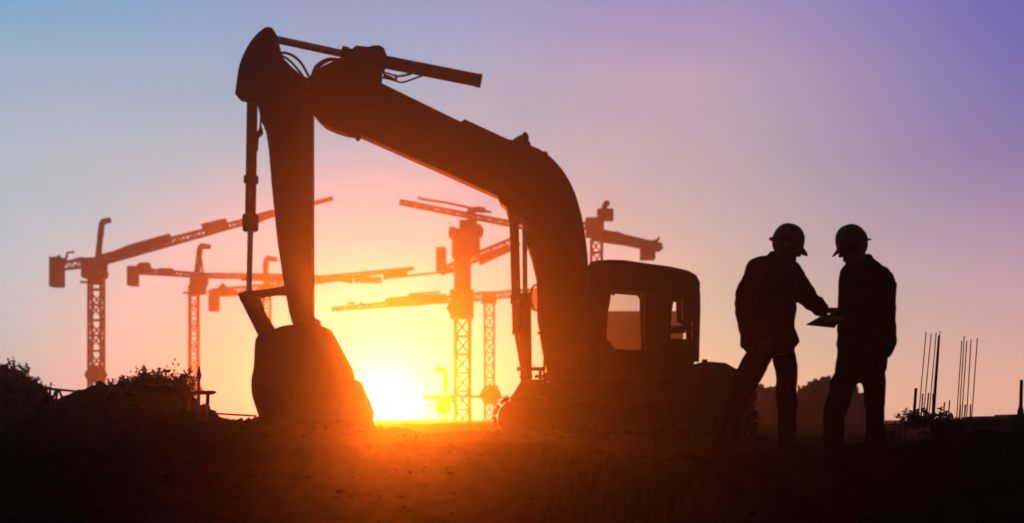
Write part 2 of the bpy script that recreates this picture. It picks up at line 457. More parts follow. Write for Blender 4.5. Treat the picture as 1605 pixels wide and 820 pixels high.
# stick cylinder on top of the boom
def cyl(name, a, b, r, m_=M_paint, par=ex, seg=20, rings=()):
    mm = MB().tube([a, b], r, seg)
    for f, rr, w in rings:
        c = Vector(a).lerp(Vector(b), f); t = (Vector(b)-Vector(a)).normalized()*w/2
        mm.tube([c-t, c+t], rr, seg)
    return mm.build(name, m_, par, False)
sc_ = cyl('stick_cylinder', P(536, 84, DX), P(754, 127, DX), .112, M_paint, ex, 24, ((.02, .13, .1), (.30, .118, .05), (.985, .118, .08)))
cyl('piston_rod', P(428, 61, DX), P(540, 85, DX), .066, M_chrome, sc_)
MB().tube([P(428, 61, 23.78), P(428, 61, 24.22)], .09, 16).build('rod_eye', M_steel, sc_)
br = MB().prism(EO([(545,94),(556,79),(560,76),(580,78),(586,76),(596,75.5),(604,80),(607,92),(600,112),(560,108)]), 23.8, 23.87, .008)
br.prism(EO([(545,94),(556,79),(560,76),(580,78),(586,76),(596,75.5),(604,80),(607,92),(600,112),(560,108)]), 24.13, 24.2, .008)
br.tube([P(592, 85, 23.72), P(592, 85, 24.28)], .1, 16)
br.build('cylinder_bracket', M_paint, boom)
lg = MB().prism(EO([(571,90),(600,97),(598,128),(592,134),(570,122)]), 23.9, 24.1, .01)
lg.build('cylinder_lug', M_paint, boom)
# hoses and pipes
def hose(pts, r=.018, par=ex, d=23.8, name='hose', m_=M_rubber):
    return MB().tube([P(a, b, d) for a, b in spl(pts, 5)], r, 8).build(name, m_, par, True)
hose([(436,84),(447,83),(460,88),(472,99),(482,116),(487,124)], .024)
hose([(440,87),(450,92),(460,101),(470,113),(478,124)], .022, d=23.9)
hose([(491,125),(496,108),(508,98),(522,93),(540,96)], .03)
hose([(487,125),(494,106),(504,97),(518,92),(532,96)], .024, d=24.1)
hose([(598,114),(608,115),(616,118),(621,118)], .016, name='pipe', m_=M_steel)
hose([(598,122),(610,124),(620,127),(632,129),(650,123),(664,118)], .016, name='pipe', m_=M_steel)
hose([(601,118),(612,122),(619,126)], .03, name='pipe_fitting', m_=M_steel)
hose([(620,118),(621,124),(620,128)], .02, name='pipe_fitting', m_=M_steel)
hose([(622,120),(640,117),(648,113)], .02, name='pipe', m_=M_steel)
# lamp and fittings on the elbow
MB().ball(P(823, 217, 23.8), (.065, .07, .11)).tube([P(820, 226, 23.8), P(823, 236, 23.8)], .035).build('boom_lamp', M_steel, boom)
MB().prism(EO([(794,224),(803,221),(812,215),(820,212),(831,225),(833,234),(800,232)]), 23.9, 24.1, .008).build('lamp_bracket', M_paint, boom)
MB().tube([P(853,238,23.9),P(857,240,23.9),P(858,246,23.9)], .02, 6).build('lifting_eye', M_steel, boom)
MB().prism(EO([(556,212),(558,220),(562,221),(566,216),(566,211)]), 23.95, 24.05, .004).build('stop_lug', M_paint, boom)
MB().tube([P(861, 590, 23.6), P(861, 590, 24.4)], .09, 16).build('foot_pin', M_steel, boom)
# bucket cylinder beside the stick
bc = cyl('bucket_cylinder', P(395.5, 150, DX), P(392.5, 345, DX), .092, M_paint, ex, 22, ((.67, .125, .1), (.7, .125, .02)))
MB().tube([P(392.5, 336, DX), P(392.5, 339, DX), P(392.5, 361, DX), P(392.5, 363, DX)], [.125, .14, .135, .11], 22).build('cylinder_gland', M_steel, bc)
cyl('piston_rod', P(392.5, 362, DX), P(390, 466, DX), .05, M_chrome, bc)
MB().tube([P(390, 466, 23.8), P(390, 466, 24.2)], .085, 16).build('rod_eye', M_steel, bc)
hose([(402,163),(407,166),(409,180),(408,200),(404,213)], .02, bc, 23.93, 'pipe', M_steel)
MB().prism(EO([(398,212),(411,200),(412,210),(405,216),(404,235),(400,240)]), 23.95, 24.05, .006).build('pipe_clamp', M_steel, bc)
# linkage
for y in (23.86, 24.08):
    MB().prism(EO([(375,462),(384,458),(420,454),(456,448),(461,455),(456,463),(430,463),(412,466),(392,474),(380,475)]), y, y+.06, .008).build('link_arm', M_paint, ex)
    MB().prism(EO([(376,463),(384,460),(408,468),(416,492),(432,517),(430,528),(408,528),(390,492)]), y-.066, y-.006, .008).build('tipping_link', M_paint, ex)
# bucket: shell, two side plates, cutting edge and teeth
DB = 23.75
back = spl([(512,514),(497,508),(492,497),(470,508),(445,512),(430,518),(412,524),(404,532),(402,548),(401,574),(397,596),(398,618),(403,636),(413,660),(436,682),(480,692),(540,693)], 3)
bw0, bw1 = 23.55, 24.4
shell_in = []
for i, p in enumerate(back):
    q0, q1 = Vector(back[max(0, i-1)]), Vector(back[min(len(back)-1, i+1)]); t = (q1-q0).normalized()
    shell_in.append((p[0]+t.y*4, p[1]-t.x*4))
bk = MB()
vo = EO(back, DB); vi = EO(shell_in, DB); nb = len(back)
bk.prism(vo + vi[::-1], bw0+.02, bw1-.02)
bucket = bk.build('bucket', M_paint, ex)
side = [p for p in back] + [(560,690),(578,668),(581,650),(574,629),(561,600),(550,592),(547,577),(519,526)]
for y in (bw0, bw1-.05):
    MB().prism(EO(side, DB), y, y+.05, .008).build('side_plate', M_steel, bucket)
    MB().prism(EO([(545,588),(550,592),(561,598),(575,629),(582,648),(577,665),(560,640)], DB), y-.03, y+.03, .006).build('side_cutter', M_steel, bucket)
MB().prism(EO([(535,690),(560,690),(572,690),(566,693.5),(535,694)], DB), bw0-.02, bw1+.02).build('cutting_edge', M_steel, bucket)
for k in range(5):
    y = bw0+.06+k*(bw1-bw0-.2)/4
    MB().prism(EO([(558,688.5),(570,687),(586,686),(588,688),(572,692.6),(560,693)], DB), y, y+.09, .008).build('tooth', M_steel, bucket)
MB().tube([P(476, 508, 23.72), P(476, 508, 24.28)], .085, 16).build('bucket_pin', M_steel, bucket)
# boom cylinders
b1 = cyl('boom_cylinder', P(805.5, 336, 24.42), P(810.5, 524, 24.42), .082, M_paint, ex, 20, ((.0, .095, .06), (.985, .09, .04)))
cyl('piston_rod', P(810, 522, 24.42), P(825, 606, 24.42), .05, M_chrome, b1)
b2 = cyl('boom_cylinder', P(823, 462, 23.58), P(825, 604, 23.58), .098, M_paint, ex, 20, ((.01, .11, .08), (.9, .11, .05)))
cyl('piston_rod', P(822, 335, 23.58), P(823, 464, 23.58), .043, M_chrome, b2)
MB().tube([P(808, 334, 23.5), P(808, 334, 24.5)], .085, 14).build('cylinder_pin', M_steel, ex)
MB().prism(EO([(792,322),(804,324),(826,326),(830,346),(798,344)]), 23.5, 24.5, .01).build('cylinder_mount', M_paint, boom)
MB().box((E(800,0)[0], 23.62, E(0,466)[1]), (E(832,0)[0], 24.4, E(0,474)[1])).build('cylinder_clamp', M_steel, ex)
hose([(841,446),(835,450),(832.5,462),(833,476),(838,486),(842,487)], .017)
hose([(842,522),(852,524),(855,536),(853.5,552),(852.5,600)], .022, name='pipe', m_=M_steel)
# front of the deck: cylinder feet, step bar
MB().prism(EO([(800,624),(806,616),(813,604),(817,598),(838,596),(856,596),(866,632),(800,636)]), 23.4, 24.6, .02).build('front_bracket', M_paint, ex)
MB().box((E(810,0)[0], 23.5, E(0,583)[1]), (E(853,0)[0], 23.56, E(0,577)[1])).build('step_bar', M_steel, ex)
MB().tube([P(847,578,23.5),P(847,600,23.5)], .03, 6).build('step_post', M_steel, ex)
MB().tube([P(838,590,23.5),P(853,590,23.5)], .03, 6).build('step_rail', M_steel, ex)
MB().tube([P(838,597,23.5),P(853,597,23.5)], .02, 6).build('step_rail', M_steel, ex)

# a large machine: 1.25 times the measures above, standing 30 m ahead in a shallow working area
ex.location = (P(980, 690, 30).x, 30.0, -.09); ex.scale = (1.25, 1.25, 1.25)

# ------------------------------------------------------------------ tower cranes
def crane(label, base_px, D, top_py, mw, jib, cjib, weight, post=None, cab_=None, head=None, plates=(), extra=None, collar=None, bays=None):
    D = D*.62; S = D/F
    b = P(base_px, HOR, D); b.z = 0
    t = thing('tower_crane', tuple(b), label, 'tower crane', 'tower cranes on the building site beyond')
    top = P(base_px, top_py, D)
    mb = MB(); w = mw*S
    n = bays or max(6, int((top.z)/w/1.05))
    truss(mb, (b.x, D, 0), (b.x, D, top.z), w*.86, w*.86, n, w*.1)
    mb.box((b.x-w*1.3, D-w*1.3, -.1), (b.x+w*1.3, D+w*1.3, .35))
    mb.build('mast', M_crane, t)
    hd = MB()
    for (x0, y0, x1, y1) in (head or ()):
        p, q = P(x0, y1, D), P(x1, y0, D); d = min(.8, abs(q.x-p.x)*.45)
        hd.prism([(p.x, p.z), (q.x, p.z), (q.x, q.z), (p.x, q.z)], D-d, D+d, .08)
    if hd.v: hd.build('slewing_head', M_crane, t)
    def arm(name, a, bb, w0, w1, nb):
        mb = MB(); truss(mb, P(*a, D), P(*bb, D), w0*S, w1*S, nb, max(.07, w0*S*.13)); return mb.build(name, M_crane, t)
    J = arm('jib', *jib); K = arm('counter_jib', *cjib)
    for quad in plates:
        MB().prism([(P(a, c, D).x, P(a, c, D).z) for a, c in quad], D-.35, D+.35, .05).build('walkway_panel', M_crane, J)
    for (x0, y0, x1, y1) in weight:
        p, q = P(x0, y1, D), P(x1, y0, D)
        MB().prism([(p.x, p.z), (q.x, p.z), (q.x, q.z), (p.x, q.z)], D-.7, D+.7, .12).build('counterweight', M_conc, K)
    if post:
        mb = MB()
        for i in range(len(post)-1): truss(mb, P(*post[i], D), P(*post[i+1], D), 5*S, 4*S, 3, .09)
        mb.build('top_post', M_crane, t)
    for (x0, y0, x1, y1) in (cab_ or ()):
        p, q = P(x0, y1, D), P(x1, y0, D)
        MB().prism([(p.x, p.z), (q.x, p.z), (q.x+.1, q.z-.3), (q.x-.1, q.z), (p.x, q.z)], D-1.5, D-.25, .08).build('operator_cab', M_crane, t)
    if collar:
        x0, y0, x1, y1 = collar
        p, q = P(x0, y1, D), P(x1, y0, D); mx = (p.x+q.x)/2; zz = (p.z+q.z)/2; hw = (q.x-p.x)/2
        MB().prism([(mx-hw*.6, p.z), (mx+hw*.6, p.z), (mx+hw, zz), (mx+hw*.6, q.z), (mx-hw*.6, q.z), (mx-hw, zz)], D-hw*.7, D+hw*.7, .05).build('climbing_frame', M_crane, t)
    if extra:
        for seg in extra: MB().tube([P(*p, D) for p in seg], .09, 5).build('tie_bar', M_steel, t)
    return t
crane('leftmost tower crane with a raised jib and hanging counterweight', 151, 158, 430, 22,
      ((158,408), (521,311), 13, 3, 30), ((160,410), (86,418), 12, 11, 6), [(81,404,98,450)],
      post=[(154,404),(157,372),(160,348),(173,345)], cab_=[(160,424,171,437)], head=[(131,405,165,436),(142,434,163,446)],
      plates=[[(205,384),(266,367),(269,379),(210,396),(160,410),(160,402)], [(316,352),(354,343),(357,356),(320,364)], [(392,340),(428,329),(430,338),(398,352)]],
      extra=[[(126,442),(145,443)], [(86,405),(93,401),(95,408)], [(102,410),(106,396),(116,395)], [(114,408),(128,404)]], collar=(135,575,166,600))
crane('second tower crane from the left, level jib, cab right of its mast', 304, 165, 448, 15,
      ((310,432), (462,434), 6, 6, 16), ((306,431), (203,424), 6, 8, 8), [(202,418,215,448)],
      post=[(309,428),(312,400),(314,386),(329,387)], cab_=[(312,434,327,450)], head=[(299,428,322,462)],
      plates=[[(378,429),(462,430),(462,440),(378,440)], [(215,417),(221,412),(234,412),(238,427),(215,428)], [(250,421),(270,421),(274,430),(246,430)]],
      extra=[[(287,459),(300,459)], [(310,428),(314,386),(318,428)]], collar=(292,604,318,620))
crane('small tower crane behind the bucket linkage with a gently rising jib', 418, 170, 455, 13,
      ((418,446), (648,421), 8, 3, 24), ((420,450), (334,459), 8, 10, 7), [(329,455,342,488)],
      post=[(418,446),(416,420),(418,405),(434,407)], head=[(408,446,428,464)],
      plates=[[(470,430),(492,431),(520,434),(552,434),(553,444),(530,441),(492,446),(470,446)], [(553,433),(598,435),(598,444),(556,443)], [(599,424),(636,422),(640,432),(602,436)], [(342,452),(350,444),(357,452),(372,456),(372,464),(342,465)]],
      extra=[[(600,437),(690,427)]])
crane('largest tower crane in the centre, with a thick head and wide mast', 725, 150, 470, 26,
      ((627,317), (842,359), 6, 7, 26), ((690,426), (812,377), 9, 14, 12), [(684,389,699,426)],
      head=[(706,455,742,500),(712,400,738,457),(709,360,752,404),(720,346,748,362),(699,420,714,428)], cab_=[(705,360,717,375),(746,356,756,374)],
      post=[(738,346),(734,332),(748,328),(760,330)],
      plates=[[(748,402),(797,384),(800,394),(752,416)]],
      extra=[[(655,309),(660,312),(700,318)], [(700,318),(770,333)]], collar=(700,468,742,500))
crane('tower crane right of the centre one, level jib reaching left over the sun', 767, 160, 475, 17,
      ((762,464), (520,485), 11, 4, 22), ((768,464), (842,457), 9, 9, 8), [(826,455,842,486)],
      head=[(755,458,778,476)], collar=(752,604,786,634),
      plates=[[(604,468),(660,463),(700,461),(706,474),(668,476),(660,479),(606,482)]],
      extra=[[(700,620),(802,624)], [(565,473),(570,480)], [(545,476),(555,475)], [(640,462),(690,458)]])
crane('tower crane beyond the excavator elbow, its counterweight hanging over the cab', 935, 150, 375, 19,
      ((932,350), (850,372), 9, 6, 9), ((936,366), (1036,388), 12, 10, 9), [(1004,380,1026,407)],
      head=[(936,328,961,346),(918,342,946,372),(926,366,946,378)], post=[(947,330),(948,320),(954,318)],
      plates=[[(946,362),(968,364),(985,371),(1006,375),(1006,390),(976,384),(946,380)], [(1008,381),(1028,376),(1032,386),(1040,389),(1032,394),(1008,394)]],
      extra=[[(1030,378),(1033,372)]])
crane('tiny far tower crane standing just right of the sun', 696, 185, 620, 9,
      ((697,622), (664,623), 4, 3, 8), ((697,622), (714,622), 4, 4, 4), [(708,620,714,632)],
      post=[(698,614),(699,596),(697,579),(682,580)], head=[(684,626,706,648)], extra=[[(672,636),(680,636)]])

# block building far behind the excavator, seen through the cab windows
D = 95
p, q = P(925, 488, D), P(1070, 488, D)
bd = thing('concrete_building', ((p.x+q.x)/2, D+4, 0), 'dark flat-roofed building in the distance, seen through the excavator cab windows', 'building')
MB().prism([(p.x, -.2), (q.x, -.2), (q.x, q.z-.25), (p.x, p.z-.25)], D, D+8).build('wall', M_conc, bd)
MB().prism([(p.x-.2, p.z-.247), (q.x+.2, p.z-.247), (q.x+.2, p.z), (p.x-.2, p.z)], D-.2, D+8.2).build('roof', M_conc, bd)
for r_ in range(3):
    for k in range(4):
        x = p.x+.5+k*1.6; z = .9+r_*2.4
        wf = MB().box((x, D-.06, z), (x+1.0, D+.02, z+1.5)).build('window', M_steel, bd)
        MB().box((x+.08, D-.075, z+.08), (x+.92, D-.0605, z+1.42)).build('pane', M_rubber, wf)

# ------------------------------------------------------------------ heaps
CH = []
def chunk_mesh(k):
    rr = random.Random(100+k); bm = bmesh.new()
    if k % 3 == 0:
        bmesh.ops.create_cube(bm, size=1)
        for v in bm.verts: v.co = Vector((v.co.x*rr.uniform(1, 1.7), v.co.y*rr.uniform(.8, 1.2), v.co.z*rr.uniform(.3, .6)))+Vector((rr.uniform(-.12, .12), rr.uniform(-.12, .12), rr.uniform(-.1, .1)))
    else:
        bmesh.ops.create_icosphere(bm, subdivisions=1, radius=.7)
        for v in bm.verts: v.co *= rr.uniform(.6, 1.2)
    me = bpy.data.meshes.new('chunk'); bm.to_mesh(me); bm.free(); me.materials.append(M_rubble); return me
CH = [chunk_mesh(k) for k in range(9)]
def heap(label, prof, D, depth, n, smin, smax, name='rubble_heap', jag=.02, m_=M_soil, cat='heap', group=None):
    """a heap whose crest follows a line of photograph points; falls away to the front and the back"""
    cx = (prof[0][0]+prof[-1][0])/2
    t = thing(name, (P(cx, HOR, D).x, D, 0), label, cat, group)
    def crest(px):
        for i in range(len(prof)-1):
            if prof[i][0] <= px <= prof[i+1][0]:
                f = (px-prof[i][0])/max(1e-6, prof[i+1][0]-prof[i][0]); f = f*f*(3-2*f)
                return prof[i][1]+(prof[i+1][1]-prof[i][1])*f
        return prof[-1][1]
    nu, nv = 46, 22; mb = MB(); rr = random.Random(int(cx))
    def surf(u, v):
        px = prof[0][0]+(prof[-1][0]-prof[0][0])*u
        p = P(px, crest(px), D); k = math.cos(v*math.pi/2)**1.2
        edge = min(1, min(u, 1-u)*5+.35)
        y = D+v*depth
        z = -.25+(p.z+.25)*k
        z += jag*4*noise.noise((p.x*1.7, y*1.7, 5))*k + jag*2*noise.noise((p.x*5, y*5, 2))*k
        return Vector((p.x, y, z))
    for j in range(nv+1):
        for i in range(nu+1): mb.v.append(surf(i/nu, -1+2*j/nv))
    mb.f = [(j*(nu+1)+i, j*(nu+1)+i+1, (j+1)*(nu+1)+i+1, (j+1)*(nu+1)+i) for j in range(nv) for i in range(nu)]
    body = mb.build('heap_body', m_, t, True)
    for k in range(n):
        u = rr.random(); v = rr.gauss(0, .28)
        v = max(-.9, min(.9, v)); p = surf(u, v); s = rr.uniform(smin, smax)
        o = bpy.data.objects.new('chunk', CH[k % 9]); col.objects.link(o); o.parent = t
        o.location = p - ORG[t.name] + Vector((0, 0, s*.15)); o.scale = (s,)*3
        o.rotation_euler = (rr.uniform(-.7, .7), rr.uniform(-.7, .7), rr.uniform(0, 6.28))
    return t
heap('rubble heap at the left edge of the site with jagged crest', [(-30,590),(0,586),(20,586),(38,600),(58,612),(85,632),(105,648)], 25.5, 1.6, 90, .05, .17)
heap('smooth rounded soil heap below the leftmost crane', [(60,650),(105,622),(130,612),(152,602),(166,604),(182,616),(196,634),(215,650)], 26.5, 1.8, 14, .03, .1, 'soil_heap')
heap('tall brushy rubble heap left of the wooden trestle', [(172,645),(184,620),(205,606),(222,604),(245,602),(272,606),(292,622),(305,642),(340,656)], 25.2, 1.7, 130, .05, .19)
heap('low bank of spoil running from the post to the bucket', [(295,646),(330,648),(352,652),(372,656),(400,655),(440,660),(500,664),(560,667),(610,672),(650,684)], 25.6, 1.3, 110, .03, .1, 'spoil_bank')
heap('low strip of broken rubble below the setting sun', [(560,680),(590,676),(620,675),(660,678),(700,676),(740,678),(790,676)], 27.5, 1.2, 70, .02, .05, 'spoil_bank')
heap('low spoil bank heaped along the near track of the excavator', [(745,690),(775,682),(800,676),(850,679),(920,674),(990,678),(1060,675),(1120,679),(1170,682),(1200,690)], 27.2, .8, 90, .04, .13, 'spoil_bank')
heap('dark far heap between the legs of the left worker', [(1160,640),(1172,618),(1184,608),(1196,612),(1212,607),(1225,618),(1252,622),(1275,620)], 62, 3, 70, .12, .32, 'debris_heap', .05)
heap('highest far heap between the two workers', [(1240,626),(1262,612),(1275,602),(1292,597),(1308,604),(1325,612),(1346,616),(1362,650)], 60, 3, 70, .12, .32, 'debris_heap', .05)
# far posts between these heaps
for px_, which in ((1252, 'leftmost'), (1259, 'middle'), (1266, 'rightmost')):
    p = P(px_, 604, 61); b = P(px_, 662, 61)
    tag(MB().tube([(b.x, 61, 0), (b.x, 61, p.z)], .06, 6).build('fence_post', M_wood, None, base=(b.x, 61, 0)),
        which + ' of three blurred wooden posts beside the highest far heap', 'post', 'far posts beside the heap')
# brushwood on the left heaps: each a dead shrub of bent stems and curled leaves
def shrub(name, label, px_, py_, D, size, ns, nl, cat='shrub', group=None, seed=1, low=False):
    rr = random.Random(seed); b = P(px_, py_, D)
    t = thing(name, tuple(b), label, cat, group)
    st = MB(); lf = MB(); n_ = 0
    for k in range(ns):
        a = rr.uniform(0, 6.28); lean = rr.uniform(.2, 1.1); ln = size*rr.uniform(.55, 1.1)
        d = Vector((math.cos(a)*lean, math.sin(a)*lean, 1)).normalized()
        pts = [b + Vector((rr.uniform(-1, 1), rr.uniform(-1, 1), -.3))*size*.25]
        for s in range(4):
            d = (d + Vector((rr.uniform(-.35, .35), rr.uniform(-.35, .35), rr.uniform(-.35, .2)))).normalized()
            pts.append(pts[-1] + d*ln/4)
        st.tube(pts, [size*.022, size*.018, size*.014, size*.009, size*.004], 5)
        for q in range(nl//ns):
            c = pts[1].lerp(pts[-1], rr.random()) + Vector((rr.gauss(0, .07), rr.gauss(0, .07), rr.gauss(0, .06)))*size
            s = size*rr.uniform(.05, .13); e1 = Vector((rr.gauss(0, 1), rr.gauss(0, 1), rr.gauss(0, 1))).normalized(); e2 = e1.orthogonal().normalized(); e3 = e1.cross(e2)
            lf.add([c-e1*s, c+e2*s*.4+e3*s*.15, c+e1*s, c-e2*s*.4+e3*s*.15], [(0, 1, 2), (0, 2, 3)])
    st.build('stems', M_twig, t); lf.build('leaves', M_leaf, t)
    return t
for i, (a, b_, s, d) in enumerate([(8,592,.30,25.3), (26,594,.3,25.2), (44,605,.28,25.3), (62,618,.24,25.1)]):
    shrub('dead_shrub', ['leftmost dead shrub on the rubble at the picture edge', 'second dead shrub from the left on the edge heap', 'dead shrub halfway down the right slope of the edge heap', 'small dead shrub at the foot of the edge heap beside the trestle'][i], a, b_+7, d, s*1.5, 18, 380, 'shrub', 'dead shrubs on the left heaps', 20+i)
for i, (a, b_, s, d) in enumerate([(192,612,.26,25.0), (212,609,.28,25.0), (232,606,.34,24.9), (262,606,.36,25.0), (284,616,.28,25.0)]):
    shrub('dead_shrub', ['dead shrub left of all on the tall brushy heap', 'dead shrub second from left on the tall brushy heap', 'dead shrub on the crest of the tall brushy heap', 'widest dead shrub right of the crest of the tall heap', 'dead shrub on the right shoulder of the tall heap'][i], a, b_+4, d, s*1.5, 20, 430, 'shrub', 'dead shrubs on the left heaps', 40+i)
# timber trestle, poles, planks
D = 24.9
t = thing('timber_trestle', (P(100, HOR, D).x, D, 0), 'broken timber trestle between the two left heaps', 'trestle')
MB().prism(EO([(74,606),(82,608),(110,611),(118,612),(118,615),(84,612),(76,610)], D), D-.06, D+.06, .004).build('top_beam', M_wood, t)
for a, b_ in (((78,608),(80,640)), ((88,611),(81,630)), ((90,611),(86,640)), ((92,611),(102,634))):
    MB().tube([P(*a, D), P(*b_, D)], .022, 4).build('leg', M_wood, t)
MB().tube([P(78, 629, D), P(104, 629, D)], .02, 4).build('rail', M_wood, t)
def pole(name, label, pts, r, D, m_=M_wood, seg=7, cat='pole', group=None):
    a = P(*pts[0], D)
    return tag(MB().tube([P(*p, D) for p in pts], r, seg).build(name, m_, None, base=tuple(a)), label, cat, group)
pole('timber_pole', 'thin pole sloping down right off the smooth soil heap', [(155,598),(172,608),(184,615)], .025, 25.6)
pole('timber_pole', 'thin level pole poking from the tall brushy heap', [(170,605),(186,603),(200,606)], .02, 25.4)
pole('timber_pole', 'short pole crossing behind the two others beside the soil heap', [(172,614),(186,605)], .02, 25.5)
t = thing('marker_post', tuple(P(312, 650, 24.8)), 'slim upright post with a pointed tip beside the plank table', 'post')
MB().tube([P(311, 660, 24.8), P(311.5, 600, 24.8)], .03, 7).build('shaft', M_wood, t)
MB().tube([P(311.5, 600, 24.8), P(312, 588, 24.8), P(312, 583, 24.8), P(312.5, 574, 24.8)], [.02, .05, .03, .012], 8).build('tip', M_steel, t)
t = thing('plank_table', (P(318, HOR, 24.7).x, 24.7, 0), 'rough plank table on legs at the end of the tall heap', 'table')
MB().prism(EO([(290,613),(334,612.5),(336,615),(331,618),(325,619),(290,618)], 24.7), 24.5, 24.9, .006).build('table_top', M_wood, t)
for a in (326, 297):
    MB().tube([P(a, 616, 24.7), P(a-2, 660, 24.7)], .035, 4).build('leg', M_wood, t)
pole('timber_pole', 'long thin rail lying on stones towards the bucket', [(335,648),(365,650),(402,652)], .018, 24.9)

# ------------------------------------------------------------------ right hand side: footing, rebar, shrub, frame
D = 21.0
sl = MB().prism(EO([(1462,656),(1500,657),(1560,659),(1562,664),(1560,667),(1462,663)], D), D-.4, D+.9, .01)
tag(sl.build('concrete_slab', M_conc, None, base=tuple(P(1510, 664, D))), 'thin concrete slab edge that the tall rebars rise from', 'slab')
ft = thing('concrete_footing', (P(1590, HOR, D).x, D, 0), 'black concrete footing at the right edge of the picture', 'footing')
MB().prism(EO([(1552,700),(1553,668),(1558,660),(1568,652.5),(1590,652),(1640,651),(1640,700)], D), D-.6, D+1.6, .03).build('footing_block', M_conc, ft)
MB().prism(EO([(1568,653),(1640,651),(1640,648.5),(1570,650)], D), D-.3, D+.3, .005).build('capping_board', M_wood, ft)
t = thing('pipe_stub', tuple(P(1600, 652, 20.8)), 'thick capped pipe standing on the right edge footing', 'pipe')
MB().tube([P(1599.5, 653, 20.8), P(1599.5, 645, 20.8), P(1600, 636, 20.8), P(1601, 600, 20.8), P(1601.2, 597, 20.8), P(1601.2, 595, 20.8)], [.05, .048, .026, .025, .024, .012], 12).build('pipe', M_steel, t)
t = thing('pipe_stub', tuple(P(1432, 656, 20.6)), 'thick capped pipe left of the tall rebar cluster', 'pipe')
MB().tube([P(1431.5, 670, 20.6), P(1432, 652, 20.6), P(1433, 646, 20.6), P(1435.5, 612, 20.6), P(1435.7, 609, 20.6), P(1435.8, 608, 20.6)], [.038, .036, .022, .021, .02, .01], 12).build('pipe', M_steel, t)
def bars(lst, label, group, r, D=21.0):
    for (a, b_, c, d), which in zip(lst, ('leftmost', 'second', 'third', 'fourth', 'fifth')):
        b0 = P(a, b_, D + random.uniform(-.12, .12)); e = Vector((c-a, 0, -(d-b_)))*D/F
        nn = 6; pts = [b0+e*k/nn for k in range(nn+1)]
        tag(MB().tube(pts, r, 6).build('rebar', M_rust, None, base=tuple(b0)), label.replace('@', which), 'rebar', group)
bars([(1439,662,1451.5,521), (1446.5,662,1459.5,523), (1455,662,1467.5,521)], '@ slender tall rebar from the left in the left cluster beside the thick leaning pipe', 'tall rebars of the left cluster', .0085)
bars([(1499,662,1507.5,534), (1503,662,1511.5,526), (1507,662,1515.3,535), (1514.5,662,1522,532), (1522.5,662,1532,530)], '@ slender tall rebar from the left in the right cluster on the slab', 'tall rebars of the right cluster', .0085)
bars([(1443,662,1446.5,617), (1451.5,662,1455.5,616), (1461,662,1462.5,617)], '@ short rebar stub from the left among tall bars of the left cluster', 'short rebar stubs of the left cluster', .013)
bars([(1504,664,1505.3,634), (1511,664,1513.2,634), (1520,664,1521.5,634)], '@ short rebar stub from the left among tall bars of the right cluster', 'short rebar stubs of the right cluster', .012)
bars([(1478.5,662,1480.5,630)], 'shorter of the two lone rebar stubs between the clusters', None, .011)
bars([(1486,662,1488.5,627)], 'taller of the two lone rebar stubs between the clusters', None, .011)
t = thing('steel_pipe', tuple(P(1460, 664, 20.9)), 'thick leaning steel pipe, tallest of the left cluster', 'pipe')
MB().tube([P(1461, 672, 20.9), P(1463.5, 640, 20.9), P(1472, 526, 20.9)], [.03, .024, .017], 10).tube([P(1472, 527, 20.9), P(1474.2, 518.5, 20.9)], .007, 6).build('pipe', M_steel, t)
for i, (a, b_, s) in enumerate([(1433,668,.30), (1452,664,.34), (1472,680,.40), (1497,684,.36), (1515,680,.25), (1541,668,.12), (1490,655,.08)]):
    shrub('scrub_bush', ['leafy scrub bush at the foot of the capped pipe', 'dense scrub bush in front of the leaning steel pipe', 'wide scrub bush below the two lone rebar stubs', 'scrub bush below the right rebar cluster', 'scrub bush at the right end under the slab', 'sprig hanging at the slab end beside the footing', 'tiny sprig on the slab beside the lone rebars'][i],
          a, b_+2*(s > .2), 20.0-.1*i, s*(1.1 if s > .2 else 1), 16, 420 if s > .2 else 50, 'bush', 'scrub bushes round the slab', 60+i)
# stacked formwork frame beside the right worker
D = 21.5
t = thing('scaffold_frame', (P(1402, HOR, D).x, D, 0), 'low frame of rails and posts behind the right worker', 'frame')
for y_ in (665.5, 670.5, 675.5):
    MB().tube([P(1380, y_, D), P(1424, y_+1, D)], .011, 5).build('rail', M_rust, t)
for x_, y0_, y1_ in ((1403,660,697), (1409,668,698), (1413.5,660,698), (1420,666,698), (1388,666,698)):
    MB().tube([P(x_, y0_, D), P(x_-2.5, y1_, D)], .013, 5).build('post', M_rust, t)
heap('low dark spoil at the feet of the right worker', [(1360,700),(1385,682),(1395,676),(1404,684),(1412,697),(1440,699),(1480,690),(1560,690),(1640,690)], 20.6, 1.0, 60, .03, .09, 'spoil_bank')

